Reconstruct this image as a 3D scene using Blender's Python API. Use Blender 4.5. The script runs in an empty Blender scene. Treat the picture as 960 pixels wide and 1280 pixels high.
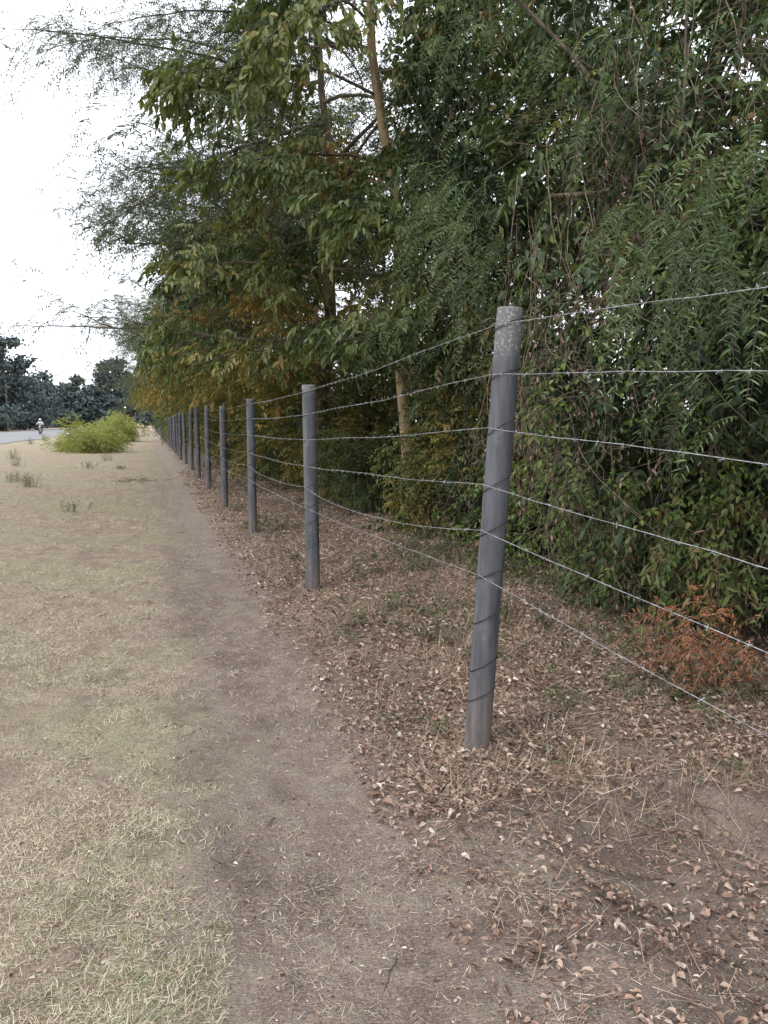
import bpy, math, random
import numpy as np
from mathutils import Vector
rng=np.random.default_rng(7); random.seed(7)
S=bpy.context.scene
C=S.collection
# ---------------------------------------------------------------- helpers
def nrm(v):
    return v/np.maximum(np.linalg.norm(v,axis=-1,keepdims=True),1e-9)
def hsh(ix,iy,s):
    v=np.sin(ix*127.1+iy*311.7+s*74.7)*43758.5453
    return v-np.floor(v)
def vn(x,y,s=0):
    ix=np.floor(x);iy=np.floor(y);fx=x-ix;fy=y-iy
    fx=fx*fx*(3-2*fx);fy=fy*fy*(3-2*fy)
    a=hsh(ix,iy,s);b=hsh(ix+1,iy,s);c=hsh(ix,iy+1,s);d=hsh(ix+1,iy+1,s)
    return (a*(1-fx)+b*fx)*(1-fy)+(c*(1-fx)+d*fx)*fy
def sst(a,b,x):
    t=np.clip((x-a)/(b-a),0,1);return t*t*(3-2*t)
def gh(x,y):
    x=np.asarray(x,float);y=np.asarray(y,float)
    r=np.sqrt(x*x+y*y);near=1-sst(25,60,r)
    h=.05*(vn(x*.7,y*.7,1)-.5)+.03*(vn(x*2.3,y*2.3,2)-.5)+.02*(vn(x*7,y*7,3)-.5)+.012*(vn(x*19,y*19,4)-.5)
    h=h*near
    h=h-.035*np.exp(-((x-.5)/.38)**2)*near
    h=h+.03*sst(.9,1.6,x)*near-.012
    e=2.6+.3*(vn(x*3,y*0+.5,5)-.5)*2-.3*(x-1.6)
    h=h-.15*sst(1.2,1.7,x)*(1-sst(e-.22,e+.08,y))*near
    return h
class Acc:
    def __init__(s): s.v=[];s.q=[];s.t=[];s.m=[];s.n=0
    def add(s,v,q,t,m=0):
        v=np.asarray(v,float).reshape(-1,3);q=np.asarray(q,int).reshape(-1,4)
        s.v.append(v);s.q.append(q+s.n);s.n+=len(v)
        t=np.asarray(t,float)
        s.t.append(np.broadcast_to(t,(len(q),)) if t.ndim==0 else t)
        s.m.append(np.full(len(q),m,int))
    def mesh(s,name,mats,smooth_mats=()):
        v=np.concatenate(s.v);q=np.concatenate(s.q);t=np.concatenate(s.t);m=np.concatenate(s.m)
        me=bpy.data.meshes.new(name)
        me.vertices.add(len(v));me.vertices.foreach_set('co',v.astype(np.float32).ravel())
        me.loops.add(len(q)*4);me.loops.foreach_set('vertex_index',q.astype(np.int32).ravel())
        me.polygons.add(len(q));me.polygons.foreach_set('loop_start',(np.arange(len(q))*4).astype(np.int32))
        me.polygons.foreach_set('material_index',m.astype(np.int32))
        sm=np.isin(m,list(smooth_mats))
        me.polygons.foreach_set('use_smooth',sm)
        a=me.attributes.new('tint','FLOAT','FACE');a.data.foreach_set('value',t.astype(np.float32))
        me.update(calc_edges=True)
        for x in mats: me.materials.append(x)
        return me
    def obj(s,name,mats,smooth_mats=(),parent=None):
        o=bpy.data.objects.new(name,s.mesh(name,mats,smooth_mats));C.objects.link(o)
        if parent: o.parent=parent
        return o
def empty(name,loc=(0,0,0)):
    e=bpy.data.objects.new(name,None);e.location=loc;e.empty_display_size=.3;C.objects.link(e);return e
def tube(acc,pts,rad,n=6,tint=.5,mat=1,cap=False):
    pts=np.asarray(pts,float);k=len(pts);rad=np.broadcast_to(np.asarray(rad,float),(k,))
    tg=nrm(np.gradient(pts,axis=0))
    ref=np.array([0,0,1.]) if abs(tg[:,2]).mean()<.8 else np.array([1.,0,0])
    a=nrm(np.cross(tg,ref));b=np.cross(tg,a)
    th=np.arange(n)*2*math.pi/n
    V=pts[:,None]+rad[:,None,None]*(a[:,None]*np.cos(th)[None,:,None]+b[:,None]*np.sin(th)[None,:,None])
    i=np.arange(k-1)[:,None]*n;j=np.arange(n)[None];j2=(j+1)%n
    q=np.stack([i+j,i+j2,i+n+j2,i+n+j],-1)
    acc.add(V,q,tint,mat)
def leaves(acc,P,D,Nn,L,W,tint,mat=0,fold=.18,curl=.12):
    n=len(P);L=np.broadcast_to(L,(n,))[:,None];W=np.broadcast_to(W,(n,))[:,None]
    s=nrm(np.cross(D,Nn));u=np.cross(s,D)
    v=np.stack([P,P+D*L*.3+s*W*.5+u*W*fold,P+D*L*.7+s*W*.38+u*(W*fold-curl*L*.4),P+D*L-u*curl*L,
                P+D*L*.7-s*W*.38+u*(W*fold-curl*L*.4),P+D*L*.3-s*W*.5+u*W*fold],1)
    b=np.arange(n)[:,None]*6
    q=np.stack([b+np.array([[0,1,2,3]]),b+np.array([[0,3,4,5]])],1)
    acc.add(v,q,np.repeat(np.broadcast_to(tint,(n,)),2),mat)
def blades(acc,P,D,L,W,tint,mat=0):
    n=len(P);L=np.broadcast_to(L,(n,))[:,None];W=np.broadcast_to(W,(n,))[:,None]
    s=nrm(np.cross(D,nrm(np.array([0,0,1.])+rng.normal(0,.5,(n,3)))))
    v=np.stack([P-s*W*.5,P+s*W*.5,P+D*L+s*W*.15,P+D*L-s*W*.15],1)
    acc.add(v,np.arange(n*4).reshape(n,4),tint,mat)
def sprays(acc,B,D,Ls,N,lL,lW,droop,a,b,c,tb,tv,mat=0,stemmat=1,stemw=.004,jit=.2,sizevar=.25):
    n=len(B);Ls=np.broadcast_to(Ls,(n,));tb=np.broadcast_to(tb,(n,))
    D=nrm(D);t=(np.arange(N)+.7)/N
    def at(t): 
        p=B[:,None]+D[:,None]*(t[None]*Ls[:,None])[...,None]
        p[...,2]-=droop*(t[None]**2)*Ls[:,None];return p
    P=at(t)
    T=np.repeat(D[:,None],N,1).copy();T[...,2]-=2*droop*t[None];T=nrm(T)
    up=nrm(np.array([0,0,1.])+rng.normal(0,.35,(n,3)))
    sv=nrm(np.cross(T,up[:,None]))
    sg=np.where(np.arange(N)%2==0,1.,-1.)[None,:,None]
    LD=T*a+sg*sv*b+rng.normal(0,jit,(n,N,3));LD[...,2]-=c;LD=nrm(LD)
    Nn=nrm(up[:,None]+rng.normal(0,.35,(n,N,3)))
    sz=(1+rng.uniform(-sizevar,sizevar,(n,N))).reshape(-1)
    tint=np.clip(tb[:,None]+rng.normal(0,tv,(n,N)),0,1).reshape(-1)
    leaves(acc,P.reshape(-1,3),LD.reshape(-1,3),Nn.reshape(-1,3),lL*sz,lW*sz,tint,mat)
    if stemw>0:
        s3=at(np.array([0,.35,.7,1.]));sd=nrm(np.cross(T[:,0],up))[:,None]*stemw*np.array([1,.8,.6,.3])[None,:,None]
        v=np.concatenate([s3-sd,s3+sd],1);b0=np.arange(n)[:,None,None]*8
        q=b0+np.array([[0,1,5,4],[1,2,6,5],[2,3,7,6]])[None]
        acc.add(v,q,.5,stemmat)
# ---------------------------------------------------------------- materials
def newmat(name):
    m=bpy.data.materials.new(name);m.use_nodes=True;nt=m.node_tree;nt.nodes.clear()
    out=nt.nodes.new('ShaderNodeOutputMaterial');return m,nt,out
class NB:
    def __init__(s,nt): s.nt=nt
    def n(s,t,**k):
        x=s.nt.nodes.new(t)
        for a,b in k.items(): setattr(x,a,b)
        return x
    def l(s,a,b): s.nt.links.new(a,b)
    def set(s,sock,v):
        if isinstance(v,(int,float)): sock.default_value=v
        elif isinstance(v,(tuple,list)): sock.default_value=v if len(v)==len(sock.default_value) else (*v,1)
        else: s.l(v,sock)
    def noise(s,vec,scale,detail=4,rough=.55,dist=0):
        x=s.n('ShaderNodeTexNoise');s.l(vec,x.inputs['Vector']);x.inputs['Scale'].default_value=scale
        x.inputs['Detail'].default_value=detail;x.inputs['Roughness'].default_value=rough;x.inputs['Distortion'].default_value=dist
        return x.outputs[0]
    def math(s,op,a,b=0,c=0,clamp=False):
        x=s.n('ShaderNodeMath',operation=op);x.use_clamp=clamp
        s.set(x.inputs[0],a);s.set(x.inputs[1],b);s.set(x.inputs[2],c);return x.outputs[0]
    def ss(s,v,a,b,lo=0,hi=1):
        x=s.n('ShaderNodeMapRange',interpolation_type='SMOOTHSTEP');s.set(x.inputs[0],v)
        for i,k in enumerate((a,b,lo,hi)): x.inputs[i+1].default_value=k
        return x.outputs[0]
    def mix(s,f,a,b,mode='MIX'):
        x=s.n('ShaderNodeMix',data_type='RGBA',blend_type=mode);s.set(x.inputs[0],f);s.set(x.inputs[6],a);s.set(x.inputs[7],b);return x.outputs[2]
    def ramp(s,f,stops,interp='LINEAR'):
        x=s.n('ShaderNodeValToRGB');s.set(x.inputs[0],f);cr=x.color_ramp;cr.interpolation=interp
        while len(cr.elements)<len(stops): cr.elements.new(.5)
        for e,(p,c) in zip(cr.elements,stops): e.position=p;e.color=(*c,1)
        return x.outputs[0]
    def mapping(s,vec,sc=(1,1,1),rot=(0,0,0)):
        x=s.n('ShaderNodeMapping');s.l(vec,x.inputs[0]);x.inputs['Rotation'].default_value=rot;x.inputs['Scale'].default_value=sc;return x.outputs[0]
def leafmat(name,stops,transl=.3,rough=.5,spec=.35):
    m,nt,out=newmat(name);b=NB(nt)
    at=b.n('ShaderNodeAttribute',attribute_name='tint').outputs['Fac']
    col=b.ramp(at,stops)
    p=b.n('ShaderNodeBsdfPrincipled');b.l(col,p.inputs['Base Color']);p.inputs['Roughness'].default_value=rough;p.inputs['Specular IOR Level'].default_value=spec
    if transl>0:
        tr=b.n('ShaderNodeBsdfTranslucent');b.l(b.mix(1,col,(1.3,1.35,.7,1),'MULTIPLY'),tr.inputs[0])
        mx=b.n('ShaderNodeMixShader');mx.inputs[0].default_value=transl;b.l(p.outputs[0],mx.inputs[1]);b.l(tr.outputs[0],mx.inputs[2]);b.l(mx.outputs[0],out.inputs[0])
    else: b.l(p.outputs[0],out.inputs[0])
    return m
def roughmat(name,c1,c2,scale=8,rough=.9,bump=.3,stretch=(1,1,1),spec=.2,obj=True,metal=0):
    m,nt,out=newmat(name);b=NB(nt)
    v=b.n('ShaderNodeTexCoord').outputs['Object'];v=b.mapping(v,stretch)
    f=b.noise(v,scale,4,.65);col=b.mix(b.ss(f,.35,.65),c1,c2)
    p=b.n('ShaderNodeBsdfPrincipled');b.l(col,p.inputs['Base Color']);p.inputs['Roughness'].default_value=rough;p.inputs['Specular IOR Level'].default_value=spec
    p.inputs['Metallic'].default_value=metal
    if bump>.15:
        bp=b.n('ShaderNodeBump');bp.inputs['Strength'].default_value=bump;bp.inputs['Distance'].default_value=.02;b.l(f,bp.inputs['Height']);b.l(bp.outputs[0],p.inputs['Normal'])
    b.l(p.outputs[0],out.inputs[0]);return m
M_dark=leafmat('leaf_dark_green',[(0,(.028,.048,.024)),(.3,(.055,.085,.036)),(.55,(.09,.13,.048)),(.78,(.155,.18,.06)),(.9,(.21,.19,.075)),(1,(.22,.14,.07))],.2)
M_bright=leafmat('leaf_fresh_green',[(0,(.055,.085,.035)),(.5,(.11,.17,.045)),(.85,(.19,.25,.065)),(1,(.28,.25,.11))],.3)
M_weed=leafmat('leaf_dusty_weed',[(0,(.05,.06,.03)),(.5,(.1,.12,.055)),(.8,(.16,.17,.08)),(1,(.27,.2,.13))],.15)
M_broad=leafmat('leaf_broad_green',[(0,(.04,.065,.025)),(.35,(.08,.11,.038)),(.65,(.14,.165,.052)),(.86,(.23,.21,.065)),(1,(.29,.16,.06))],.22,.42,.4)
M_acac=leafmat('leaf_feathery_green',[(0,(.05,.07,.045)),(.5,(.085,.115,.062)),(.85,(.13,.155,.075)),(1,(.19,.17,.08))],.15)
M_olive=leafmat('leaf_olive',[(0,(.08,.085,.03)),(.35,(.16,.155,.042)),(.6,(.25,.2,.055)),(.8,(.36,.21,.06)),(1,(.38,.17,.06))],.2)
M_yel=leafmat('leaf_yellow_green',[(0,(.16,.2,.05)),(.5,(.3,.33,.09)),(1,(.42,.4,.16))],.25)
M_dist=leafmat('leaf_distant_hazed',[(0,(.045,.065,.066)),(.5,(.075,.1,.097)),(1,(.11,.14,.125))],0)  # far foliage: slight distance haze painted in as bluish leaf colour
M_rust=leafmat('leaf_rusty',[(0,(.16,.055,.028)),(.5,(.28,.11,.05)),(1,(.32,.18,.09))],0)
M_litter=leafmat('dry_leaf',[(0,(.09,.058,.045)),(.3,(.22,.14,.105)),(.55,(.37,.25,.19)),(.8,(.5,.39,.31)),(1,(.66,.58,.5))],0,.7,.2)
M_straw=leafmat('dry_straw',[(0,(.22,.165,.11)),(.35,(.4,.32,.225)),(.7,(.56,.475,.355)),(.9,(.68,.61,.49)),(1,(.22,.26,.12))],0,.7,.2)
M_straw2=leafmat('reddish_straw',[(0,(.15,.1,.07)),(.35,(.31,.21,.15)),(.7,(.46,.34,.25)),(.92,(.62,.51,.4)),(1,(.17,.19,.09))],0,.7,.2)
M_twig=roughmat('twig_bark',(.06,.05,.04,1),(.13,.105,.085,1),20,bump=0)
M_bark=roughmat('trunk_bark',(.06,.048,.038,1),(.15,.12,.09,1),9,stretch=(1,1,.25),bump=.6)
M_barky=roughmat('pale_yellow_bark',(.15,.105,.06,1),(.38,.28,.16,1),5,stretch=(1,1,.3),bump=.5)
M_vine=roughmat('vine_stem',(.08,.06,.045,1),(.22,.165,.125,1),20,bump=0)
M_wire=roughmat('galvanised_wire',(.2,.2,.21,1),(.46,.46,.47,1),30,.5,.1,metal=.3)
M_tie=roughmat('rusty_tie_wire',(.03,.028,.028,1),(.08,.06,.05,1),40,.7,.1)

m,nt,out=newmat('weathered_bitumen_post');b=NB(nt);M_post=m
oc=b.n('ShaderNodeTexCoord').outputs['Object'];sp=b.n('ShaderNodeSeparateXYZ');b.l(oc,sp.inputs[0])
f1=b.noise(b.mapping(oc,(1,1,.12)),22,6,.65);f2=b.noise(oc,70,4,.6);f3=b.noise(oc,6,5,.65)
col=b.mix(b.ss(f1,.35,.68),(.068,.07,.078,1),(.12,.123,.136,1))
col=b.mix(b.math('MULTIPLY',b.ss(f3,.52,.7),.5),col,(.17,.163,.158,1))
zt=b.ss(sp.outputs[2],1.72,1.86)
lich=b.math('MULTIPLY',b.ss(f2,.52,.64),b.math('ADD',b.math('MULTIPLY',zt,.6),b.ss(f3,.56,.7,0,.3)),clamp=True)
col=b.mix(b.math('MULTIPLY',zt,.4),col,(.22,.21,.195,1))
col=b.mix(lich,col,(.42,.42,.4,1))
zb=b.math('MULTIPLY',b.ss(sp.outputs[2],.42,.02),b.ss(f1,.3,.6));col=b.mix(b.math('MULTIPLY',zb,.75),col,(.22,.175,.145,1))
p=b.n('ShaderNodeBsdfPrincipled');b.l(col,p.inputs['Base Color']);p.inputs['Roughness'].default_value=.62;p.inputs['Specular IOR Level'].default_value=.35
bp=b.n('ShaderNodeBump');bp.inputs['Strength'].default_value=.5;bp.inputs['Distance'].default_value=.006
b.l(b.math('ADD',f1,b.math('MULTIPLY',f2,.4)),bp.inputs['Height']);b.l(bp.outputs[0],p.inputs['Normal']);b.l(p.outputs[0],out.inputs[0])

# ground
m,nt,out=newmat('dry_ground');b=NB(nt);M_ground=m
pos=b.n('ShaderNodeNewGeometry').outputs['Position'];sp=b.n('ShaderNodeSeparateXYZ');b.l(pos,sp.inputs[0]);X=sp.outputs[0];Y=sp.outputs[1]
n1=b.noise(pos,1.1,5,.62);n2=b.noise(pos,5.5,6,.68);n3=b.noise(pos,.45,3);n4=b.noise(pos,2.3,5,.6)
nf=b.noise(pos,95,3,.7)
fa=b.noise(b.mapping(pos,(35,210,60),(0,0,.5)),1,1,.6,.6);fb=b.noise(b.mapping(pos,(190,30,60),(0,0,.35)),1,1,.6,.6)
fib=b.math('MAXIMUM',fa,fb)
xw=b.math('ADD',X,b.math('ADD',b.math('MULTIPLY',b.math('SUBTRACT',n1,.5),1.5),b.math('MULTIPLY',b.math('SUBTRACT',n2,.5),1.1)))
xg=b.math('ADD',xw,b.ss(Y,1.4,3.6,.22,0))
straw=b.ramp(fib,[(.42,(.24,.185,.135)),(.56,(.4,.33,.245)),(.68,(.54,.46,.35)),(.82,(.66,.59,.48))])
straw=b.mix(b.ss(n2,.46,.64,0,.75),straw,(.26,.2,.16,1))
straw=b.mix(b.ss(n4,.5,.62,0,.6),straw,(.32,.235,.185,1))
straw=b.mix(b.ss(n3,.48,.58,0,.4),straw,(.34,.34,.2,1))
dirt=b.mix(b.ss(n2,.3,.7),(.22,.163,.138,1),(.34,.27,.23,1))
dirt=b.mix(b.ss(n4,.46,.6,0,.55),dirt,(.165,.12,.1,1))
dirt=b.mix(b.ss(nf,.45,.75,0,.6),dirt,(.44,.37,.33,1));dirt=b.mix(b.ss(nf,.5,.25,0,.6),dirt,(.13,.097,.083,1))
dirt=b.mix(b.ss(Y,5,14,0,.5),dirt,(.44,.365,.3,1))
vo=b.n('ShaderNodeTexVoronoi');b.l(b.mapping(pos,(1,1,1)),vo.inputs['Vector']);vo.inputs['Scale'].default_value=52;vo.inputs['Randomness'].default_value=1
sc=b.n('ShaderNodeSeparateColor');b.l(vo.outputs['Color'],sc.inputs[0])
lit=b.ramp(sc.outputs[0],[(0,(.08,.055,.045)),(.3,(.17,.115,.09)),(.55,(.27,.19,.15)),(.8,(.39,.29,.225)),(1,(.46,.37,.3))])
lit=b.mix(b.ss(vo.outputs['Distance'],.3,.6,0,.8),lit,(.08,.058,.048,1))
lit=b.mix(b.ss(n2,.4,.7,0,.6),lit,dirt);lit=b.mix(b.ss(fib,.58,.76,0,.7),lit,(.42,.33,.25,1))
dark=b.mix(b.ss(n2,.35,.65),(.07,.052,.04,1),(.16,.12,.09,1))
pl=b.ss(xg,-.1,.42);c=b.mix(pl,straw,dirt)
pm=b.ss(n2,.5,.62,0,.5);c=b.mix(b.math('MULTIPLY',pm,pl),c,straw)
lm=b.ss(xw,.75,1.35);bare=b.math('MULTIPLY',b.ss(b.math('ADD',Y,b.math('MULTIPLY',b.math('SUBTRACT',n1,.5),1.8)),3.0,2.3),.85)
mixr=b.mix(b.ss(xw,1.2,.85,0,.6),lit,straw)
c=b.mix(b.math('MULTIPLY',lm,b.math('SUBTRACT',1,bare)),c,mixr)
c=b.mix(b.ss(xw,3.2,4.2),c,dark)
c=b.mix(b.ss(X,-25,-60,0,.5),c,(.2,.2,.09,1))
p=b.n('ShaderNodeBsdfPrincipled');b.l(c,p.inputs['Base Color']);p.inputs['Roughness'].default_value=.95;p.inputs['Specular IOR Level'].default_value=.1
bp=b.n('ShaderNodeBump');bp.inputs['Strength'].default_value=1.;bp.inputs['Distance'].default_value=.018
hh=b.math('ADD',b.math('MULTIPLY',nf,.8),b.math('ADD',fa,b.math('MULTIPLY',n2,2.0)))
b.l(hh,bp.inputs['Height']);b.l(bp.outputs[0],p.inputs['Normal']);b.l(p.outputs[0],out.inputs[0])
M_road=roughmat('road_gravel',(.2,.2,.205,1),(.28,.28,.28,1),3,.9,.3)

# ---------------------------------------------------------------- ground
def axis(lo,hi,st,g,lim):
    a=list(np.arange(lo,hi,st));s=st;x=a[-1]
    while x<lim: s*=g;x+=s;a.append(x)
    s=st;x=a[0];pre=[]
    while x>-lim: s*=g;x-=s;pre.append(x)
    return np.array(pre[::-1]+a)
def sheet(name,xs,ys,mat,dz=0):
    XX,YY=np.meshgrid(xs,ys);Z=gh(XX,YY)+dz
    A=Acc();nx=len(xs);ny=len(ys)
    i=np.arange(ny-1)[:,None]*nx;j=np.arange(nx-1)[None]
    A.add(np.stack([XX,YY,Z],-1),np.stack([i+j,i+j+1,i+nx+j+1,i+nx+j],-1),.5,0)
    return A.obj(name,[mat],(0,))
xs=axis(-2.5,4.2,.025,1.08,1800);ys=axis(.6,8,.025,1.07,1800)
sheet('ground',xs,ys,M_ground)
sheet('dirt_path',xs[(xs>-.02)&(xs<1.02)],ys[(ys>-4)&(ys<160)],M_ground,.004)
A=Acc();yy=np.arange(-60,700,4.);edgeL=-22+.6*(vn(yy*.2,yy*0,9)-.5);edgeR=-9.8+.9*(vn(yy*.25,yy*0,8)-.5)
bend=np.where(yy>230,-(yy-230)**2*.0018,0)
V=[];nn=7
for k in range(len(yy)):
    for j in range(nn):
        t=j/(nn-1);V.append((edgeL[k]*(1-t)+edgeR[k]*t+bend[k],yy[k],.02+.16*math.sin(math.pi*t)))
i=np.arange(len(yy)-1)[:,None]*nn;j=np.arange(nn-1)[None]
A.add(V,np.stack([i+j,i+j+1,i+nn+j+1,i+nn+j],-1),.5,0);A.obj('gravel_road',[M_road],(0,))

# ---------------------------------------------------------------- ground cover
def onground(x,y,dz=.003): return np.stack([x,y,gh(x,y)+dz],-1)
def rdir(n,e0,e1):
    a=rng.uniform(0,2*math.pi,n);e=np.radians(rng.uniform(e0,e1,n));return np.stack([np.cos(a)*np.cos(e),np.sin(a)*np.cos(e),np.sin(e)],-1)
A=Acc()
n=270000;y=np.exp(rng.uniform(math.log(1.1),math.log(30),n));x=.35-.2*(1-sst(1.4,3.6,y))-rng.uniform(0,1,n)**1.1*(.42*y+1.4)
x=x+.25*(vn(x*0+3,y*1.4,28)-.5)
nz=vn(x*1.6,y*1.6,20)*.42+vn(x*6,y*6,21)*.38+vn(x*20,y*20,23)*.2
keep=(nz+rng.uniform(-.1,.1,n)-.25*sst(-.35,.35,x))>.46;x=x[keep];y=y[keep];nz=nz[keep];n=len(x)
sc_=1+y*.09
t=np.clip(rng.normal(.55,.22,n)+(nz-.5)*.6,0,.93);t[rng.random(n)<.02+.3*sst(.55,.8,vn(x*.8,y*.8,26))]=1
blades(A,onground(x,y),rdir(n,0,50),rng.uniform(.008,.036,n)*sc_**.5,rng.uniform(.001,.0025,n)*sc_,t)
n=46000;y=np.exp(rng.uniform(math.log(1.1),math.log(25),n));x=rng.uniform(-.1,1.,n)+rng.exponential(.6,n)*(rng.random(n)<.6)
keep=(vn(x*2.2,y*2.2,22)*.6+vn(x*8,y*8,24)*.4+rng.uniform(-.2,.2,n))>.54;x=x[keep];y=y[keep];n=len(x)
blades(A,onground(x,y),rdir(n,0,30),rng.uniform(.008,.04,n),rng.uniform(.001,.0024,n)*(1+y*.09),np.clip(rng.normal(.6,.2,n),0,.93))
for (tx,ty,k) in [(.42,2.15,260),(.6,2.5,150),(.3,2.8,160),(.85,3.6,200),(.1,4.5,260),(.9,5.2,160),(.75,2.9,90)]:
    x=tx+rng.normal(0,.09,k);y=ty+rng.normal(0,.11,k);blades(A,onground(x,y),rdir(k,0,60),rng.uniform(.01,.035,k),rng.uniform(.001,.0024,k),np.where(rng.random(k)<.25,1,np.clip(rng.normal(.6,.2,k),0,.93)))
A.obj('dry_grass',[M_straw])
A=Acc()
n=75000;y=np.exp(rng.uniform(math.log(1.6),math.log(24),n));x=rng.uniform(.95,4.3,n)
keep=((y>2.7)|(rng.random(n)<.25))&(vn(x*2,y*2,25)*.6+vn(x*6,y*6,27)*.4+rng.uniform(-.25,.25,n)>.45);x=x[keep];y=y[keep];n=len(x)
blades(A,onground(x,y,.008),rdir(n,-3,32),rng.uniform(.02,.13,n),rng.uniform(.001,.0028,n)*(1+y*.06),np.clip(rng.normal(.48,.27,n),0,.95))
T=[(1.40,3.15,60),(1.35,6.9,40)]+[(rng.uniform(1.1,3.6),float(np.exp(rng.uniform(math.log(2.6),math.log(18)))),rng.integers(15,50)) for _ in range(300)]
for k in range(70):
    xx=rng.uniform(1.5,3.6);T.append((xx,2.6-.3*(xx-1.6)+rng.normal(.08,.08),rng.integers(12,30)))
for (tx,ty,k) in T:
    k=int(k);x=tx+rng.normal(0,.09,k);y=ty+rng.normal(0,.09,k)
    blades(A,onground(x,y),rdir(k,0,65),rng.uniform(.04,.16,k),rng.uniform(.0012,.0032,k)*(1+ty*.05),np.clip(rng.normal(.55,.25,k)+(rng.random(k)<.1)*.5,0,1))
A.obj('dry_straw',[M_straw2])
A=Acc()
n=98000;y=np.exp(rng.uniform(math.log(1.1),math.log(26),n));x=.8+rng.beta(1.15,1.3,n)*3.6
keep=((y>2.7)|(rng.random(n)<.4))&((vn(x*2.5,y*2.5,30)*.5+vn(x*8,y*8,31)*.5+rng.uniform(-.28,.28,n))>.46);x=x[keep];y=y[keep];n=len(x)
L=(.008+.034*rng.beta(1.3,2.4,n))*(1+y*.035)
leaves(A,onground(x,y,.006)+np.array([0,0,1])*rng.uniform(0,.018,n)[:,None],rdir(n,-20,35),nrm(np.array([0,0,1.])+rng.normal(0,.6,(n,3))),L,L*rng.uniform(.25,.65,n),np.clip(rng.normal(.5,.26,n),0,1),0,.4,.3)
n=6500;y=np.exp(rng.uniform(math.log(1.2),math.log(20),n));x=rng.uniform(-3,1.2,n)
L=rng.uniform(.006,.022,n)
leaves(A,onground(x,y,.006),rdir(n,-5,20),nrm(np.array([0,0,1.])+rng.normal(0,.4,(n,3))),L,L*rng.uniform(.3,.6,n),np.clip(rng.normal(.5,.3,n),0,1),0,.3,.2)
A.obj('leaf_litter',[M_litter])
A=Acc()
for k in range(460):
    y0=float(np.exp(rng.uniform(math.log(1.4),math.log(12))));x0=rng.uniform(1.0,3.8) if k%7 else rng.uniform(-1,1)
    a=rng.uniform(0,6.28);L=rng.uniform(.05,.32) if k%7 else rng.uniform(.03,.12);s=np.linspace(0,1,5);w=rng.normal(0,.012,5).cumsum()
    px=x0+np.cos(a)*s*L-np.sin(a)*w;py=y0+np.sin(a)*s*L+np.cos(a)*w
    tube(A,onground(px,py,.006)+np.array([0,0,1])*rng.uniform(0,.02)*s[:,None],np.linspace(.002,.0008,5)*rng.uniform(.5,1.5),4,.5,0)
for k in range(26):
    a=rng.uniform(0,6.28);L=rng.uniform(.2,.5);s=np.linspace(0,1,5);c0=np.array([-.4,21])+rng.normal(0,.35,2)
    tube(A,onground(c0[0]+np.cos(a)*s*L,c0[1]+np.sin(a)*s*L,.02)+np.array([0,0,1])*s[:,None]*rng.uniform(0,.14),.004,4,.5,0)
s=np.linspace(0,1,16);px=1.35+.75*s;py=2.1-.75*s+.06*np.sin(s*6);tube(A,onground(px,py,.008),.0032,5,.5,0)
A.obj('fallen_twigs',[M_twig])
A=Acc()
n=9000;y=np.exp(rng.uniform(math.log(1.1),math.log(14),n));x=rng.normal(.8,1.1,n)
r=rng.uniform(.0015,.0045,n);r[:14]=rng.uniform(.008,.015,14)
P=onground(x,y,0);octv=np.array([[1,0,0],[0,1,0],[-1,0,0],[0,-1,0],[.6,.6,.7],[-.6,.6,.7],[-.6,-.6,.7],[.6,-.6,.7]])
ov=octv[None]*r[:,None,None]*rng.uniform(.6,1.3,(n,8,3))+P[:,None]
q=np.array([[0,1,4,7],[1,2,5,4],[2,3,6,5],[3,0,7,6],[4,5,6,7]])
A.add(ov,np.arange(n)[:,None,None]*8+q[None],.5,0)
A.obj('pebbles',[roughmat('pebble',(.13,.1,.08,1),(.36,.3,.26,1),40,bump=0)],(0,))

# ---------------------------------------------------------------- fence
fence=empty('wire_fence',(1.4,3.2,0))
posts=[(1.46,-.55,1.86,.0,.0),(1.40,3.20,1.985,.115,-.03),(1.385,6.90,1.85,-.02,0),(1.30,10.56,1.79,.0,0),(1.255,14.15,1.82,0,0),(1.25,18.1,1.87,.01,0)]
yk=18.1
for k in range(42):
    yk+=3.72+rng.normal(0,.05);posts.append((1.24+rng.normal(0,.02),yk,1.86+rng.normal(0,.04),rng.normal(0,.02),rng.normal(0,.02)))
posts=[(1.5,-4.2,1.86,0,0)]+posts
wz=[1.91,1.70,1.47,1.22,1.02,.82]
def pax(pst,z):
    x0,y0,h,lx,ly=pst;g=float(gh(x0,y0));t=(z)/h
    return np.array([x0+lx*t,y0+ly*t,g+z])
for i,ps in enumerate(posts):
    x0,y0,h,lx,ly=ps;near=y0<12;A=Acc()
    nseg=28 if near else 6;sd=28 if near else 12
    zz=np.concatenate([np.linspace(-.25,h-.012,nseg),[h-.004,h,h+.001,h+.0012]])
    r0=.0605+rng.normal(0,.002)
    rad=r0*(1.04-.06*zz/h)+rng.normal(0,.0006,len(zz));rad[-4]=r0*.965;rad[-3]=r0*.9;rad[-2]=r0*.5;rad[-1]=.0005
    pts=np.stack([lx*zz/h,ly*zz/h,zz],-1)
    tube(A,pts,rad,sd,.5,0)
    o=A.obj('post_%d'%(i+1),[M_post],(0,));o.parent=fence;o.location=Vector((x0,y0,float(gh(x0,y0))))-fence.location
scale=lambda ps:min(1,(ps[2]-.07)/1.91)
A=Acc();AT=Acc()
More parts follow.
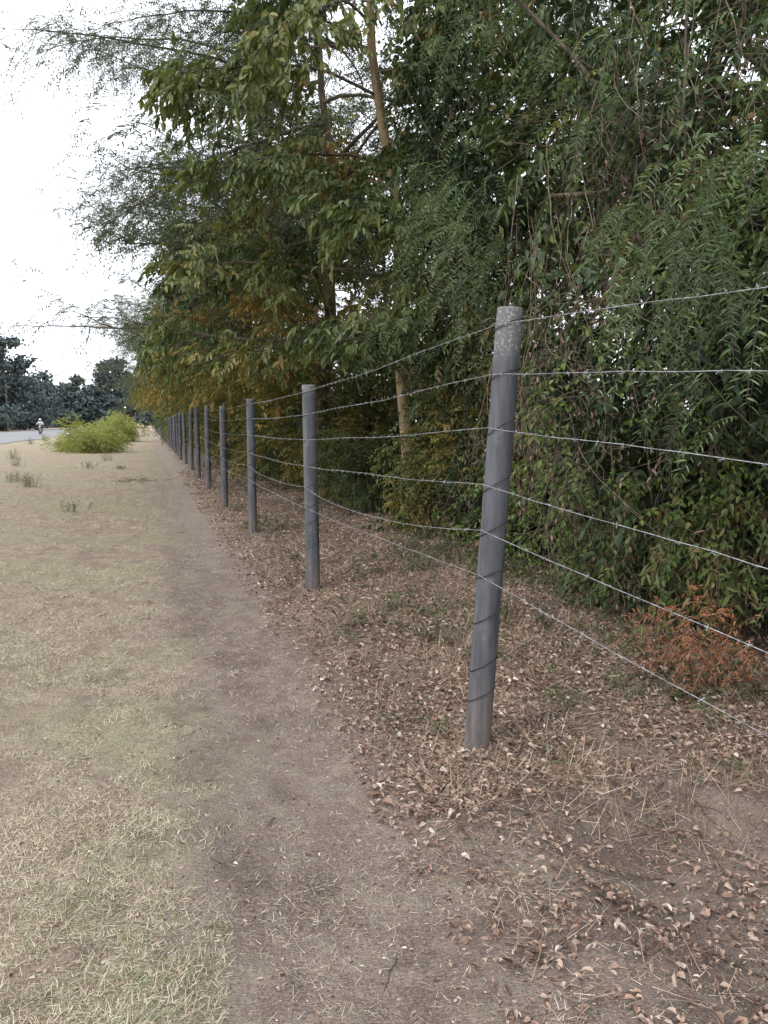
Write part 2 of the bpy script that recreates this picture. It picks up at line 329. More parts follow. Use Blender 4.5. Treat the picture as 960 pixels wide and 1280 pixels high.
for i in range(len(posts)-1):
    a,b_=posts[i],posts[i+1];far=a[1]>25
    for w,z in enumerate(wz):
        za=z*scale(a);zb=z*scale(b_)
        p0=pax(a,za);p1=pax(b_,zb);off=-.066
        p0=p0+np.array([off,0,0]);p1=p1+np.array([off,0,0])
        sag=[.015,.01,.012,.02,.05,.02][w]*rng.uniform(.4,1.3)
        if a[1]<0: sag*=.3
        if a[1]>0 and a[1]<4 and w==4: sag=.09
        s=np.linspace(0,1,4 if far else 26);P=p0+(p1-p0)*s[:,None];P[:,2]-=sag*4*s*(1-s)
        if not far: P[:,2]+=.006*np.sin(s*9+w)*np.sin(s*math.pi)+rng.normal(0,.0012,26);P[:,0]+=.006*np.sin(s*13+i+w)*np.sin(s*math.pi)
        tube(A,P,.0014 if not far else .002,5,.5,0)
        if a[1]<9:
            for s0 in np.arange(.04,1,.03 if w<2 else .04):
                c0=p0+(p1-p0)*s0;c0[2]-=sag*4*s0*(1-s0)
                for q_ in range(2):
                    d=nrm(rng.normal(0,1,3)*np.array([1,.5,1]))*.010
                    tube(A,[c0-d,c0,c0+d],.0011,4,.5,0)
    if a[1]<30:
        r0=.064;levels=[z*scale(a) for z in wz]
        for z in levels+([.62,.40,.26] if a[1]<8 else []):
            th=np.linspace(0,2*math.pi*1.06,26);tilt=rng.uniform(.015,.04)
            if z<.7: tilt=.035
            c0=pax(a,z)
            P=np.stack([c0[0]+r0*np.cos(th),c0[1]+r0*np.sin(th),c0[2]+tilt*np.cos(th+.6)+.004*th/6],-1)
            tube(AT,P,.0023,5,.5,0)
o=A.obj('wires',[M_wire],(0,));o.parent=fence;o.location=-fence.location
o=AT.obj('tie_wires',[M_tie],(0,));o.parent=fence;o.location=-fence.location

# ---------------------------------------------------------------- trees
def rot_z(d,a):
    c,s=math.cos(a),math.sin(a);return np.array([d[0]*c-d[1]*s,d[0]*s+d[1]*c,d[2]])
def poly(p,d,L,k,r0,r1,grav=0,wob=.12):
    P=[np.array(p,float)];d=nrm(np.array(d,float))
    for i in range(k):
        d=nrm(d+rng.normal(0,wob,3)+np.array([0,0,-grav]));P.append(P[-1]+d*L/k)
    return np.array(P),np.linspace(r0,r1,k+1)
def tree(acc,H,tr,first,nl,ll,elev,bias=(0,0),grav=.05,sub=6,lean=(0,0),shape='round',barkmat=1,limbmat=1,zmin=0):
    k=14;P=np.zeros((k+1,3));t=np.linspace(0,1,k+1);P[:,2]=t*H-.15
    P[:,0]=lean[0]*t+.3*np.sin(t*7+rng.uniform(0,6))*t+.06*np.sin(t*23);P[:,1]=lean[1]*t+.25*np.sin(t*4+rng.uniform(0,6))*t
    R=tr*(1-t*.82)*(1+.35*np.exp(-t*18))
    tube(acc,P,R,12,.5,barkmat)
    B=[];D=[]
    for i in range(nl):
        s=first+(1-first)*(i+.5)/nl
        p=np.array([np.interp(s,t,P[:,c]) for c in range(3)])
        az=i*2.4+rng.normal(0,.35);d=np.array([math.cos(az)+bias[0],math.sin(az)+bias[1],0.]);d=nrm(d)
        e=math.radians(elev+rng.normal(0,9)+(28*(s-.5) if shape=='round' else 0));d=np.array([d[0]*math.cos(e),d[1]*math.cos(e),math.sin(e)])
        f=(1.05-.65*((s-first)/(1-first))**1.5) if shape=='round' else 1.0
        L=ll*f*rng.uniform(.7,1.15);r=tr*.3*f*(1-s*.35)
        LP,LR=poly(p,d,L,8,r,.008,grav,.13);tube(acc,LP,LR,7,.5,limbmat)
        for j in range(sub):
            u=.22+.78*(j+rng.uniform(.2,.8))/sub;q=np.array([np.interp(u*8,np.arange(9),LP[:,c]) for c in range(3)])
            dd=nrm(LP[min(8,int(u*8)+1)]-LP[int(u*8)-1]);dd=rot_z(dd,(1 if j%2 else -1)*rng.uniform(.5,1.2));dd[2]+=rng.normal(.05,.25)
            SL=L*.36*rng.uniform(.6,1.2)*(1.15-u*.5)
            SP,SR=poly(q,dd,SL,6,max(.009,r*.25),.003,grav*.8,.16);tube(acc,SP,SR,4,.5,limbmat)
            for v in range(2,7):
                B.append(SP[v]);D.append(nrm(rot_z(nrm(SP[v]-SP[v-1]),rng.uniform(-1,1))))
        B.append(LP[-1]);D.append(nrm(LP[-1]-LP[-2]))
    return np.array(B),np.array(D)
def multi(B,D,k,sp,dr=.35):
    n=len(B);return np.repeat(B,k,0)+rng.normal(0,sp,(n*k,3)),nrm(np.repeat(D,k,0)+rng.normal(0,dr,(n*k,3)))
def cull(B,D,xl,zl):
    k=~((B[:,0]<xl)&(B[:,2]<zl));return B[k],D[k]
def place(me,name,loc,rz,sc):
    o=bpy.data.objects.new(name,me);C.objects.link(o);o.location=loc;o.rotation_euler=(0,0,rz);o.scale=sc if isinstance(sc,tuple) else (sc,)*3;return o

A=Acc();B,D=tree(A,13.5,.105,.17,36,3.7,14,bias=(-.4,-.2),grav=.07,sub=7,lean=(-.9,-.3),barkmat=1,limbmat=3)
B,D=multi(B,D,4,.13);B,D=cull(B,D,-.5,2.3)
tb=np.clip(.5+.36*(vn(B[:,1]*.9,B[:,2]*.9,40)-.5)*2+rng.normal(0,.07,len(B)),0,1)
sprays(A,B,D,rng.uniform(.12,.28,len(B)),8,.125,.056,.35,.9,.75,.6,tb,.09,0,2,.003,.3)
A.obj('broadleaf_tree',[M_broad,M_barky,M_twig,M_bark],(1,3)).location=(3.75,11.3,0)
A=Acc();B,D=tree(A,9,.12,.26,22,3.2,12,bias=(-.4,-.1),grav=.07,sub=6,barkmat=1,limbmat=3)
B,D=multi(B,D,3,.16);B,D=cull(B,D,-.9,2.4)
tb=np.clip(.5+.3*(vn(B[:,1]*.8,B[:,2]*.8,41)-.5)*2+rng.normal(0,.07,len(B)),0,1)
sprays(A,B,D,rng.uniform(.2,.4,len(B)),8,.14,.056,.35,.85,.75,.5,tb,.1,0,2,.003)
me_b2=A.mesh('broadleaf_small',[M_broad,M_barky,M_twig,M_bark],(1,3))
me_ol=me_b2.copy();me_ol.materials[0]=M_olive
for (x,y,s,r) in [(3.2,19.2,.95,0),(6.8,8.5,1.1,.6)]:
    place(me_b2,'broadleaf_tree',(x,y,0),r,s)
for (x,y,s,r) in [(3.3,15.5,.72,.1),(2.9,21.5,.78,.3),(2.9,25,.85,.2),(2.9,29,.9,-.2),(2.7,36,.9,.1),(2.5,44,.95,0),(2.5,54,.95,.2),(2.5,66,.9,0)]:
    place(me_ol,'olive_leaved_tree',(x,y,0),r,s)
acs=[]
for v in range(3):
    A=Acc();B,D=tree(A,9.5,.17,.27,20,5.3,16,bias=(-.38,-.1),grav=.03,sub=8,shape='round' if v else 'flat')
    B,D=multi(B,D,4,.16,.5);B,D=cull(B,D,-1.6,2.9)
    tb=np.clip(.45+.3*(vn(B[:,1]*.7,B[:,2]*.7,50+v)-.5)*2+rng.normal(0,.08,len(B)),0,1)
    sprays(A,B,D,rng.uniform(.25,.55,len(B)),12,.08,.02,.45,.55,.9,.15,tb,.08,0,2,.003,.12)
    acs.append(A.mesh('acacia_%d'%v,[M_acac,M_bark,M_twig],(1,)))
ap=[(3.5,15.8,1.08,0,0),(3.6,20.5,.95,.2,1),(3.2,25.5,.95,-.2,2),(3.,32,1.0,.1,0),(2.7,40,1.0,-.1,1),(2.5,50,1.0,.2,2),(2.4,61,1.0,.1,1),(2.2,74,1.0,-.2,2),(2.1,89,1.,0,0),(2.,106,1.,.2,1),(1.8,128,1.,0,2),(1.4,150,1.05,.2,1),
    (9,19,1.2,1.5,1),(9.5,31,1.1,2.5,2),(9,46,1.1,.9,0)]
for (x,y,s,r,v) in ap: place(acs[v],'acacia_tree',(x,y,0),r,s)

A=Acc()
def bough(p,d,L,r,g,dens=1.):
    P,R=poly(p,d,L,12,r,.003,g,.09);tube(A,P,R,6,.5,1)
    B=[];D=[]
    for j in range(1,13):
        for sgn in (-1,1,1.4,-1.4):
            dd=rot_z(nrm(P[j]-P[j-1]),sgn*rng.uniform(.3,1.0));dd[2]+=rng.normal(0,.3)
            Q,RQ=poly(P[j],dd,L*.2*rng.uniform(.4,1.2),6,.005,.0015,.05,.2);tube(A,Q,RQ,4,.5,1)
            for v in range(1,7):
                if rng.random()<dens*(1.25-j/11): B.append(Q[v]);D.append(nrm(Q[v]-Q[v-1]))
    B=np.array(B);D=np.array(D);B,D=multi(B,D,3,.12,.5)
    sprays(A,B,D,rng.uniform(.2,.42,len(B)),12,.062,.014,.4,.55,.9,.1,.5,.12,0,2,.002,.12)
for (p,d,L,r,g) in [((2.9,15,6.0),(-1,-.35,.35),4.0,.025,.02),((2.9,14.6,7.4),(-1,-.5,.15),5.4,.03,.03),((3.2,13.6,7.8),(-1,-.45,.1),4.4,.03,.03),((3.0,16,7.6),(-1,-.2,.2),4.6,.03,.03),((3,19,7.2),(-1,0,.2),4.2,.03,.03),((3,14,9),(-1,-.3,.1),5.,.03,.03),((2.8,22,7),(-1,0,.2),4.4,.03,.03),((2.8,14,8.6),(-1,-.2,.1),4.6,.03,.03),((2.8,17,8.9),(-1,-.2,.1),5.,.03,.04)]:
    bough(p,d,L,r,g)
A.obj('overhanging_acacia_boughs',[M_acac,M_bark,M_twig],(1,))

def hedge_x(y,z): return 3.75+1.9*(vn(y*.6+3,z*.55,60)-.5)+.8*(vn(y*1.7,z*1.7,61)-.5)-.08*np.clip(z-3,0,3)
A=Acc()
nc=760;cy=rng.uniform(-.5,12.5,nc);cz=6.9*rng.uniform(.015,1,nc)**1.15;cx=hedge_x(cy,cz)+rng.exponential(.25,nc)
kk=16;cB=np.stack([cx,cy,cz],-1);kind=vn(cy*.9,cz*.6,62)
B=np.repeat(cB,kk,0)+rng.normal(0,1,(nc*kk,3))*np.array([.14,.18,.2]);B[:,2]=np.maximum(B[:,2],.05)
D=nrm(np.array([-.7,0,.0])+rng.normal(0,.6,(nc*kk,3)));tb=np.repeat(np.clip(.42+.95*(vn(cy*1.1,cz*1.1,63)-.5)+rng.normal(0,.16,nc),0,1),kk)
kr=np.repeat(kind,kk);m1=kr<.4;m2=(kr>=.4)&(kr<.62);m3=kr>=.62
sprays(A,B[m1],D[m1],rng.uniform(.12,.3,m1.sum()),7,.055,.042,.5,.6,.8,.35,tb[m1],.12,0,2,.002)
sprays(A,B[m2],D[m2],rng.uniform(.2,.42,m2.sum()),8,.085,.022,.8,.7,.7,.4,tb[m2],.12,0,2,.002)
sprays(A,B[m3],D[m3],rng.uniform(.12,.3,m3.sum()),6,.09,.05,.4,.8,.7,.5,tb[m3],.12,0,2,.002,.3)
n=4700;y=rng.uniform(-1,13,n);z=7.5*rng.uniform(.01,1,n)**1.55;x=hedge_x(y,z)+.6+rng.exponential(.9,n)
sprays(A,np.stack([x,y,z],-1),rng.normal(0,1,(n,3)),rng.uniform(.3,.5,n),6,.13,.06,.3,.6,.8,.2,.25,.1,0,2,.003)
for k in range(50):
    y0=rng.uniform(-1,13);x0=rng.uniform(4.1,5.8);P,R=poly((x0,y0,-.1),(rng.normal(.03,.1),rng.normal(0,.25),1),rng.uniform(3,8),12,rng.uniform(.015,.05),.006,-.02,.12);tube(A,P,R,6,.5,1)
A.obj('vine_covered_hedge',[M_dark,M_bark,M_twig],(1,))
A=Acc()
for (cy,cz0,cz1,wd,dens) in [(4.15,.35,3.0,.16,170),(4.45,.2,1.3,.25,90),(5.6,.1,1.2,.5,110),(7.5,.1,1.0,.6,120),(9.2,.1,1.3,.7,120),(3.5,1.9,3.4,.3,60),(6.3,.2,2.1,.25,70),(5.0,2.8,4.6,.3,60),(7.8,2.,3.2,.4,50),(4.9,.9,2.2,.35,60)]:
    n=dens;y=cy+rng.normal(0,wd,n);z=rng.uniform(cz0,cz1,n);x=np.minimum(hedge_x(y,z)-.1,3.6)+rng.normal(0,.1,n)
    sprays(A,np.stack([x,y,z],-1),np.array([-.5,0,-.1])+rng.normal(0,.6,(n,3)),rng.uniform(.12,.28,n),8,.045,.026,.6,.6,.8,.3,np.clip(rng.normal(.55,.2,n),0,1),.12,0,1,.002)
A.obj('green_creeper',[M_bright,M_vine])
A=Acc()
P,R=poly((6.2,4.6,-.1),(-.02,.02,1),5.5,12,.13,.05,0,.07);tube(A,P,R,10,.5,1)
B=[];D=[]
for (ty,tz,tx,k) in [(3.3,2.55,2.75,40),(3.7,2.1,3.0,26),(4.8,3.9,3.2,16),(7.3,3.6,2.8,40),(6.6,3.1,2.9,22),(5.8,5.0,3.0,16),(7.2,5.2,2.9,22),(8.4,2.6,3.0,20)]:
    s=np.linspace(0,1,8)[:,None];E=np.array([tx+.5,ty,tz+.3]);Q=P[10]+(E-P[10])*s;Q[:,2]+=np.sin(s[:,0]*3.1)*.5;tube(A,Q,np.linspace(.025,.004,8),6,.5,1)
    for j in range(k): B.append(np.array([tx,ty,tz])+rng.normal(0,1,3)*np.array([.2,.32,.33]));D.append(np.array([-.5,rng.normal(0,.6),rng.normal(-.1,.3)]))
B=np.array(B);D=np.array(D);B,D=multi(B,D,2,.06,.3)
sprays(A,B,D,rng.uniform(.28,.45,len(B)),26,.058,.012,1.0,.45,.95,.1,np.clip(rng.normal(.5,.2,len(B)),0,1),.06,0,2,.002,.07)
A.obj('pepper_tree',[leafmat('pepper_leaf',[(0,(.06,.095,.05)),(.5,(.12,.17,.08)),(1,(.21,.27,.12))],.2),M_bark,M_twig],(1,))
A=Acc()
for k in range(150):
    y0=rng.uniform(2.5,9) if k%2 else rng.normal(4.7,.5);z0=rng.uniform(1.6,5.2);L=rng.uniform(.5,2.4)
    s=np.linspace(0,1,18);z=z0-L*s;y=y0+.12*np.sin(s*rng.uniform(3,9)+k)+s*rng.normal(0,.7)+rng.normal(0,.014,18).cumsum();x=hedge_x(y0,z0-L*.5)-rng.uniform(0,.35)+.08*np.sin(s*7+k)
    z=np.maximum(z,.03);tube(A,np.stack([x+0*y,y,z],-1),rng.uniform(.0015,.005)*np.linspace(1,.5,18),4,.5,0)
for k in range(1300):
    y0=rng.uniform(3,9.5);z0=rng.uniform(.05,3.8);x0=float(hedge_x(np.array(y0),np.array(z0)))-.14;P,R=poly((x0,y0,z0),rng.normal(0,1,3)*np.array([.5,1,.8]),rng.uniform(.3,.9),8,.003,.0012,.05,.35);P[:,2]=np.maximum(P[:,2],.02);tube(A,P,R,4,.5,0)
P,R=poly((2.95,5.55,3.2),(.9,-.25,.05),1.6,9,.016,.035,-.01,.12);tube(A,P,R,8,.5,0)
n=520;y=np.where(rng.random(n)<.5,rng.normal(5.2,.9,n),rng.uniform(3,10,n));z=rng.uniform(.1,3.5,n);x=hedge_x(y,z)-.14+rng.normal(0,.1,n)
sprays(A,np.stack([x,y,z],-1),rng.normal(0,1,(n,3))+np.array([0,0,-1.]),.2,6,.045,.014,.6,.7,.6,.5,.25,.2,1,0,.002)
A.obj('hanging_vines',[M_vine,M_litter])
A=Acc();n=120;y=rng.normal(3.6,.22,n);x=rng.normal(2.9,.14,n);z=rng.uniform(.03,.5,n)
sprays(A,np.stack([x,y,z],-1),rng.normal(0,.6,(n,3))+np.array([-.3,0,.1]),.2,12,.035,.01,.7,.5,.8,.2,.4,.2,0,1,.003)
A.obj('dead_fern',[M_rust,M_vine])
A=Acc()
n=1700;y=np.exp(rng.uniform(math.log(3.0),math.log(22),n));x=3.5-np.abs(rng.normal(0,.4,n));m_=(rng.random(n)<.4);x[m_]=rng.uniform(1.2,3.4,m_.sum())
keep=(vn(x*1.1,y*.9,70)*.6+vn(x*4,y*4,71)*.4>.5)&((y>5)|(rng.random(n)<.35));x=x[keep];y=y[keep];B=np.repeat(onground(x,y,.01),4,0)+rng.normal(0,.06,(4*len(x),3))*np.array([1,1,0]);n=len(B)
sprays(A,B,rng.normal(0,.7,(n,3))+np.array([0,0,.7]),rng.uniform(.05,.24,n),7,.035,.013,.3,.6,.8,0,np.clip(rng.normal(.45,.25,n),0,1),.15,0,1,.0015)
for (cx,cy,k) in [(1.18,3.55,7),(2.05,3.6,12),(1.7,2.95,10),(3.0,2.75,16),(2.3,2.6,8),(.95,4.9,3)]:
    B=onground(cx+rng.normal(0,.07,k),cy+rng.normal(0,.07,k),.005)
    sprays(A,B,rng.normal(0,.7,(k,3))+np.array([0,0,.6]),.09,6,.03,.01,.2,.6,.8,0,.55,.15,0,1,.0015)
A.obj('undergrowth_weeds',[M_weed,M_vine])

def shrub(W,H,n,mat,lL,lW,tb0,seed):
    A=Acc();c=rng.normal(0,1,(26,3))*np.array([W*.38,W*.38,H*.28])+np.array([0,0,H*.5]);B=[]
    for k in range(26):
        Q,R=poly((rng.normal(0,.2),rng.normal(0,.2),-.05),c[k],np.linalg.norm(c[k]),6,.03,.008,0,.1);tube(A,Q,R,5,.5,1)
    idx=rng.integers(0,26,n);B=c[idx]+rng.normal(0,.34*W/2.5,(n,3));B[:,2]=np.abs(B[:,2])
    D=nrm((B-np.array([0,0,H*.45]))+rng.normal(0,.6,(n,3)));tb=np.clip(tb0+rng.normal(0,.14,26)[idx],0,1)
    sprays(A,B,D,rng.uniform(.2,.42,n),8,lL,lW,.4,.7,.75,.2,tb,.1,0,2,.003)
    return A.mesh('shrub_%d'%seed,[mat,M_twig,M_twig],(1,))
sh=[shrub(2.0,3.2,1500,M_olive,.11,.045,.45,1),shrub(2.0,2.8,1500,M_broad,.1,.04,.4,2),shrub(2.0,3.4,1500,M_olive,.1,.04,.35,3)]
yk=13.5
k=0
while yk<165:
    k+=1;x=4.2+rng.normal(0,.2);s=rng.uniform(.85,1.15)
    if yk>24: x-=.5
    if yk>45: x-=.4
    place(sh[(k*7)%3 if yk>15 else 1],'shrub',(x,yk,0),rng.uniform(0,6),(s,s,s*(1.25 if yk>30 else .95)))
    yk+=1.8 if yk<60 else 3
for (x,y,s,i_) in [(3.9,9.9,.5,0),(3.5,12.4,.45,1),(4.4,8.7,.6,2),(3.8,14.2,.55,0),(6.3,3.4,1.3,1),(6.6,1.2,1.3,1),(6.6,5.6,1.3,1),(7,7.6,1.3,1)]: place(sh[i_],'shrub',(x,y,0),rng.uniform(0,6),s)
yb=[shrub(2.0,1.6,1300,M_yel,.1,.04,.5,4)]
for (x,y,s) in [(-3.0,42,.72),(-2.2,43.5,.6),(-3.9,44.5,.55),(-2.9,64,.85),(-2.1,67,.9),(-3.0,90,1.1)]:
    place(yb[0],'yellow_green_bush',(x,y,0),rng.uniform(0,6),(s,s,s*1.15))
A=Acc()
for (cx,cy,hh_,k) in [(-2.75,20,.38,40),(-3.3,21.5,.3,30),(-1.28,14.2,.24,16),(-1.9,27,.3,25),(-3.6,17.5,.2,20),(-1.6,33,.4,30),(-.9,26.5,.15,20),(-4.5,30,.4,30),(-5.5,36,.5,40),(-8,60,.6,60),(-8.5,72,.7,60),(-7.6,85,.6,60)]:
    B=onground(cx+rng.normal(0,.1,k),cy+rng.normal(0,.1,k),0)
    sprays(A,B,rng.normal(0,.3,(k,3))+np.array([0,0,.9]),rng.uniform(.6,1.1,k)*hh_,9,.04,.012,.1,.6,.8,0,np.clip(rng.normal(.4,.2,k),0,1),.15,0,1,.002)
A.obj('roadside_weeds',[M_weed,M_vine])

A=Acc()
def dtree(x,y,H,W,ls,n,nc=22):
    tube(A,[(x,y,-.3),(x+.1,y,H*.4),(x,y,H*.85)],[W*.045,W*.03,W*.01],6,.5,1)
    u=rng.uniform(.1,1,nc);c=np.stack([x+rng.normal(0,1,nc)*W*.28*(1.15-u**1.5),y+rng.normal(0,1,nc)*W*.28*(1.15-u),u*H*.93],-1)
    for k in range(nc): tube(A,[(x,y,c[k,2]*.75),c[k]],[W*.012,.03],4,.5,1)
    idx=rng.integers(0,nc,n);P=c[idx]+rng.normal(0,1,(n,3))*np.array([W*.12,W*.12,H*.045])*(1.2-u[idx])[:,None]**.4
    leaves(A,P,nrm(rng.normal(0,1,(n,3))+np.array([0,0,-.3])),nrm(rng.normal(0,1,(n,3))),ls*rng.uniform(.6,1.3,n),ls*.6,np.clip(.45+rng.normal(0,.14,nc)[idx]+rng.normal(0,.1,n),0,1))
for (x,y,H,W) in [(-29,150,17,11),(-25,156,18,12),(-33,145,20,12),(-24.5,176,15,11),(-38,158,20,13),(-27,190,15,11),(-46,150,18,13),(-29,165,19,13)]: dtree(x,y,H,W,.7,5000)
for (x,y,H,W) in [(-29,250,15,12),(-36,270,17,13),(-22,270,17,12),(-12,262,22,11),(-9,270,23,11),(-5,250,15,11),(-1,262,17,12),(-45,260,16,12),(-18,300,16,14),(4,240,18,13),(-25,262,14,12),(-15,255,14,11)]: dtree(x,y,H,W,1.2,1900)
for k in range(60):
    dtree(-340+k*11+rng.normal(0,3),rng.uniform(380,430),rng.uniform(9,15),13,2.0,300)
n=14000;y=rng.uniform(60,330,n);x=-26-np.abs(rng.normal(0,2.5,n));z=rng.random(n)*(1.5+1.8*vn(y*.15,y*0,80))
leaves(A,np.stack([x,y,z],-1),nrm(rng.normal(0,1,(n,3))),nrm(rng.normal(0,1,(n,3))),rng.uniform(.3,.6,n),.25,.7)
A.obj('distant_trees',[M_dist,M_bark])
pm=roughmat('pole_wood',(.12,.1,.08,1),(.22,.19,.16,1),10)
for (x,y) in [(-23.5,128),(-23.5,150),(-23.5,185)]:
    A=Acc();tube(A,[(0,0,-.5),(0,0,4),(0,0,8.2)],[.13,.12,.09],8,.5,0)
    tube(A,[(-.9,0,7.6),(0,.0,7.62),(.9,0,7.6)],.055,6,.5,0)
    for q_ in (-.8,-.35,.35,.8): tube(A,[(q_,0,7.65),(q_,0,7.75),(q_,0,7.82)],[.035,.05,.02],6,.5,0)
    o=A.obj('utility_pole',[pm],(0,));o.location=(x,y,0)

# ---------------------------------------------------------------- motorcycle and rider
LOC=(-12.2,100,.15)
mb=empty('motorcycle',LOC)
M_blk=roughmat('black_rubber',(.02,.02,.02,1),(.035,.035,.035,1),20,.6,.1);M_redp=roughmat('red_paint',(.3,.03,.02,1),(.34,.04,.03,1),5,.3,0,spec=.5)
M_met=roughmat('engine_metal',(.3,.3,.3,1),(.45,.45,.45,1),20,.4,.1,metal=.7)
M_hel=roughmat('helmet_white',(.75,.75,.76,1),(.8,.8,.8,1),5,.3,0);M_jk=roughmat('jacket_cloth',(.5,.52,.55,1),(.62,.63,.66,1),14,.9,.3);M_tr=roughmat('trouser_cloth',(.03,.035,.05,1),(.06,.065,.09,1),14,.9,.3);M_skin=roughmat('skin_brown',(.12,.065,.04,1),(.15,.08,.05,1),10,.6,.05)
def ring(acc,c,R,r,n=24,tint=.5,mat=0):
    th=np.linspace(0,2*math.pi,n+1);P=np.stack([np.full(n+1,c[0]),c[1]+R*np.cos(th),c[2]+R*np.sin(th)],-1);tube(acc,P,r,8,tint,mat)
def part(name,f,mats,par=mb):
    a=Acc();f(a);o=a.obj(name,mats,(0,1,2));o.parent=par
def wheels(a):
    for yy_ in (-.65,.65):
        ring(a,(0,yy_,.3),.26,.05,mat=0);ring(a,(0,yy_,.3),.2,.012,mat=1);tube(a,[(-.06,yy_,.3),(0,yy_,.3),(.06,yy_,.3)],.04,8,.5,1)
        for k in range(10):
            t_=k*.628;tube(a,[(0,yy_,.3),(0,yy_+.2*math.cos(t_),.3+.2*math.sin(t_))],.005,4,.5,1)
part('wheels',wheels,[M_blk,M_met])
part('frame_and_fork',lambda a:[tube(a,[(s*.07,-.65,.3),(s*.07,-.5,.7),(s*.07,-.42,.95)],.022,6,.5,0) for s in (-1,1)]+[tube(a,[(0,-.42,.85),(0,-.1,.7),(0,.35,.72),(0,.65,.32)],.025,6,.5,0),tube(a,[(0,-.42,.85),(0,-.25,.35),(0,.2,.3),(0,.35,.7)],.025,6,.5,0),tube(a,[(.12,-.2,.35),(.14,.2,.28),(.15,.75,.36)],[.02,.03,.045],8,.5,0)],[M_met])
part('engine',lambda a:tube(a,[(0,-.2,.34),(0,-.12,.42),(0,0,.48),(0,.12,.42),(0,.2,.34)],[.06,.13,.15,.13,.06],8,.5,0),[M_met])
part('fuel_tank',lambda a:tube(a,[(0,-.4,.82),(0,-.34,.85),(0,-.15,.88),(0,.02,.84),(0,.08,.8)],[.02,.11,.14,.1,.02],12,.5,0),[M_redp])
part('seat',lambda a:tube(a,[(0,.02,.82),(0,.1,.82),(0,.4,.84),(0,.7,.88),(0,.75,.88)],[.02,.09,.12,.11,.02],10,.5,0),[M_blk])
part('handlebars',lambda a:[tube(a,[(-.38,-.3,1.08),(-.2,-.38,1.05),(0,-.42,.98),(.2,-.38,1.05),(.38,-.3,1.08)],.016,6,.5,0)]+[tube(a,[(s*.2,-.38,1.05),(s*.3,-.38,1.2)],.008,4,.5,0) for s in (-1,1)],[M_blk])
part('headlight',lambda a:tube(a,[(0,-.42,.9),(0,-.5,.9),(0,-.56,.9),(0,-.565,.9)],[.04,.09,.09,.005],12,.5,0),[M_hel])
part('front_mudguard',lambda a:tube(a,[(0,-.95,.45),(0,-.8,.6),(0,-.62,.64),(0,-.42,.55)],[.03,.06,.065,.05],8,.5,0),[M_redp])
rd=empty('motorcyclist',LOC)
def skin(name,verts,edges,radii,mat):
    me=bpy.data.meshes.new(name);me.from_pydata(verts,edges,[]);o=bpy.data.objects.new(name,me);C.objects.link(o);o.parent=rd
    md=o.modifiers.new('s','SKIN');sv=me.skin_vertices[0].data
    for v,r in zip(sv,radii): v.radius=(r,r)
    sv[0].use_root=True;md.use_smooth_shade=True;s2=o.modifiers.new('ss','SUBSURF');s2.levels=1;s2.render_levels=2;me.materials.append(mat)
skin('torso_and_arms',[(0,.3,.95),(0,.27,1.2),(0,.2,1.42),(0,.17,1.52),(-.19,.2,1.42),(-.33,0,1.2),(-.36,-.27,1.1),(.19,.2,1.42),(.33,0,1.2),(.36,-.27,1.1)],[(0,1),(1,2),(2,3),(2,4),(4,5),(5,6),(2,7),(7,8),(8,9)],[.16,.16,.15,.065,.08,.055,.038,.08,.055,.038],M_jk)
skin('legs',[(0,.32,.93),(-.12,.25,.93),(-.22,-.12,.82),(-.2,.08,.38),(.12,.25,.93),(.22,-.12,.82),(.2,.08,.38)],[(0,1),(1,2),(2,3),(0,4),(4,5),(5,6)],[.15,.11,.08,.055,.11,.08,.055],M_tr)
for s in (-1,1):
    skin('boot',[(s*.2,.1,.36),(s*.2,.1,.28),(s*.2,-.08,.26)],[(0,1),(1,2)],[.055,.055,.04],M_blk)
    hv=[(s*.36,-.27,1.1),(s*.355,-.33,1.1)]+[(s*(.31+.025*k),-.39,1.09) for k in range(4)]+[(s*.3,-.31,1.06)]
    skin('hand',hv,[(0,1)]+[(1,2+k) for k in range(4)]+[(0,6)],[.035,.035,.011,.011,.011,.01,.012],M_skin)
skin('neck_and_face',[(0,.17,1.5),(0,.15,1.58),(0,.1,1.66)],[(0,1),(1,2)],[.05,.05,.085],M_skin)
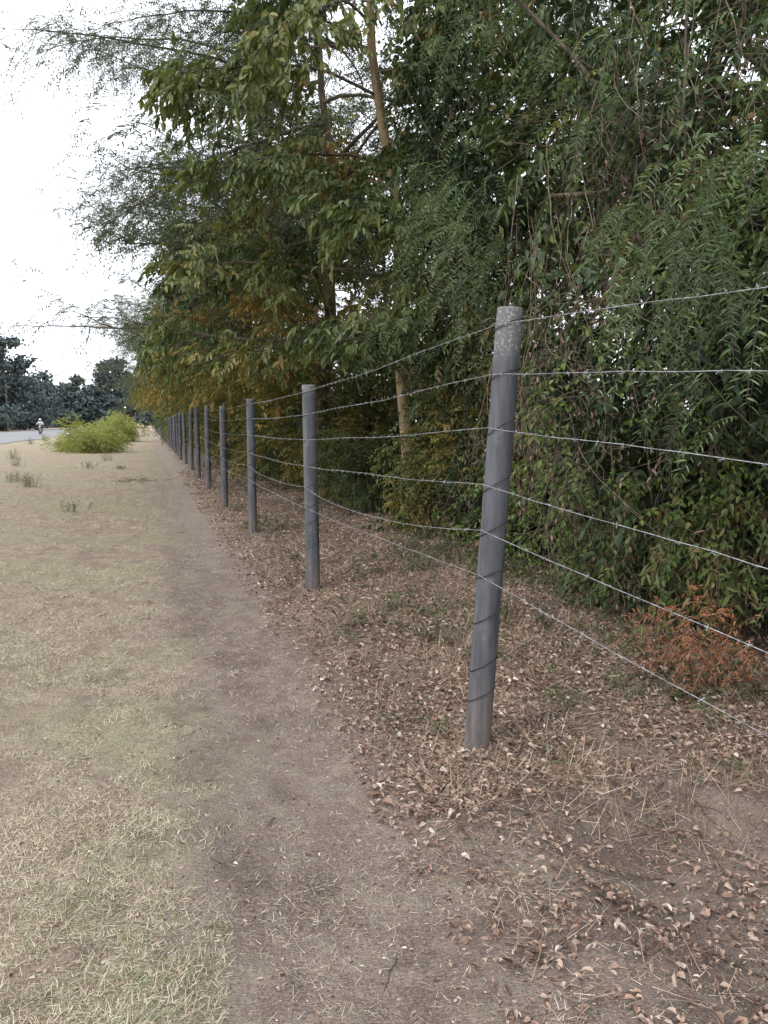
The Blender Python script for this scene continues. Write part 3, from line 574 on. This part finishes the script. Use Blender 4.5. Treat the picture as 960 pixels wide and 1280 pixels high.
a=Acc();zz=np.linspace(-1,1,9);tube(a,np.stack([0*zz,.14+0*zz,1.7+.14*zz],-1),.145*np.sqrt(np.maximum(0.001,1-zz**2)),14,.5,0);o=a.obj('helmet',[M_hel],(0,));o.parent=rd
a=Acc();tube(a,[(-.09,.01,1.68),(-.05,-.005,1.68),(.05,-.005,1.68),(.09,.01,1.68)],[.02,.045,.045,.02],8,.5,0);o=a.obj('visor',[M_blk],(0,));o.parent=rd

# ---------------------------------------------------------------- light, sky, camera
w=bpy.data.worlds.new('World');S.world=w;w.use_nodes=True;nt=w.node_tree;nt.nodes.clear();b=NB(nt)
el=math.radians(50)
dv=Vector((-.75,-.4,0)).normalized()*math.cos(el)+Vector((0,0,math.sin(el)))
sky=b.n('ShaderNodeTexSky',sky_type='NISHITA');sky.sun_disc=False;sky.sun_elevation=el;sky.sun_rotation=math.atan2(dv.x,dv.y);sky.dust_density=3;sky.air_density=1
tc=b.n('ShaderNodeTexCoord').outputs['Generated']
cl=b.noise(b.mapping(tc,(1,1,2.5)),2.2,3,.55)
col=b.mix(b.ss(cl,.3,.6,.78,.95),sky.outputs[0],(19.2,20.0,21.4,1))
bg=b.n('ShaderNodeBackground');b.l(col,bg.inputs[0]);bg.inputs[1].default_value=.1
wo=b.n('ShaderNodeOutputWorld');b.l(bg.outputs[0],wo.inputs[0])
sl=bpy.data.lights.new('sun','SUN');sl.energy=1.7;sl.angle=math.radians(12);sl.color=(1,.96,.9);so=bpy.data.objects.new('sun',sl);C.objects.link(so)
so.rotation_euler=dv.to_track_quat('Z','Y').to_euler();so.location=(-10,-10,20)
cd=bpy.data.cameras.new('camera');co=bpy.data.objects.new('camera',cd);C.objects.link(co);S.camera=co
cd.sensor_fit='VERTICAL';cd.sensor_height=24;cd.lens=24*980/1280;cd.clip_end=5000;cd.clip_start=.05
co.location=(0,0,1.5);co.rotation_euler=(math.radians(90-6.5),0,math.radians(-16.6))
S.view_settings.view_transform='Standard';S.view_settings.look='None';S.view_settings.exposure=0
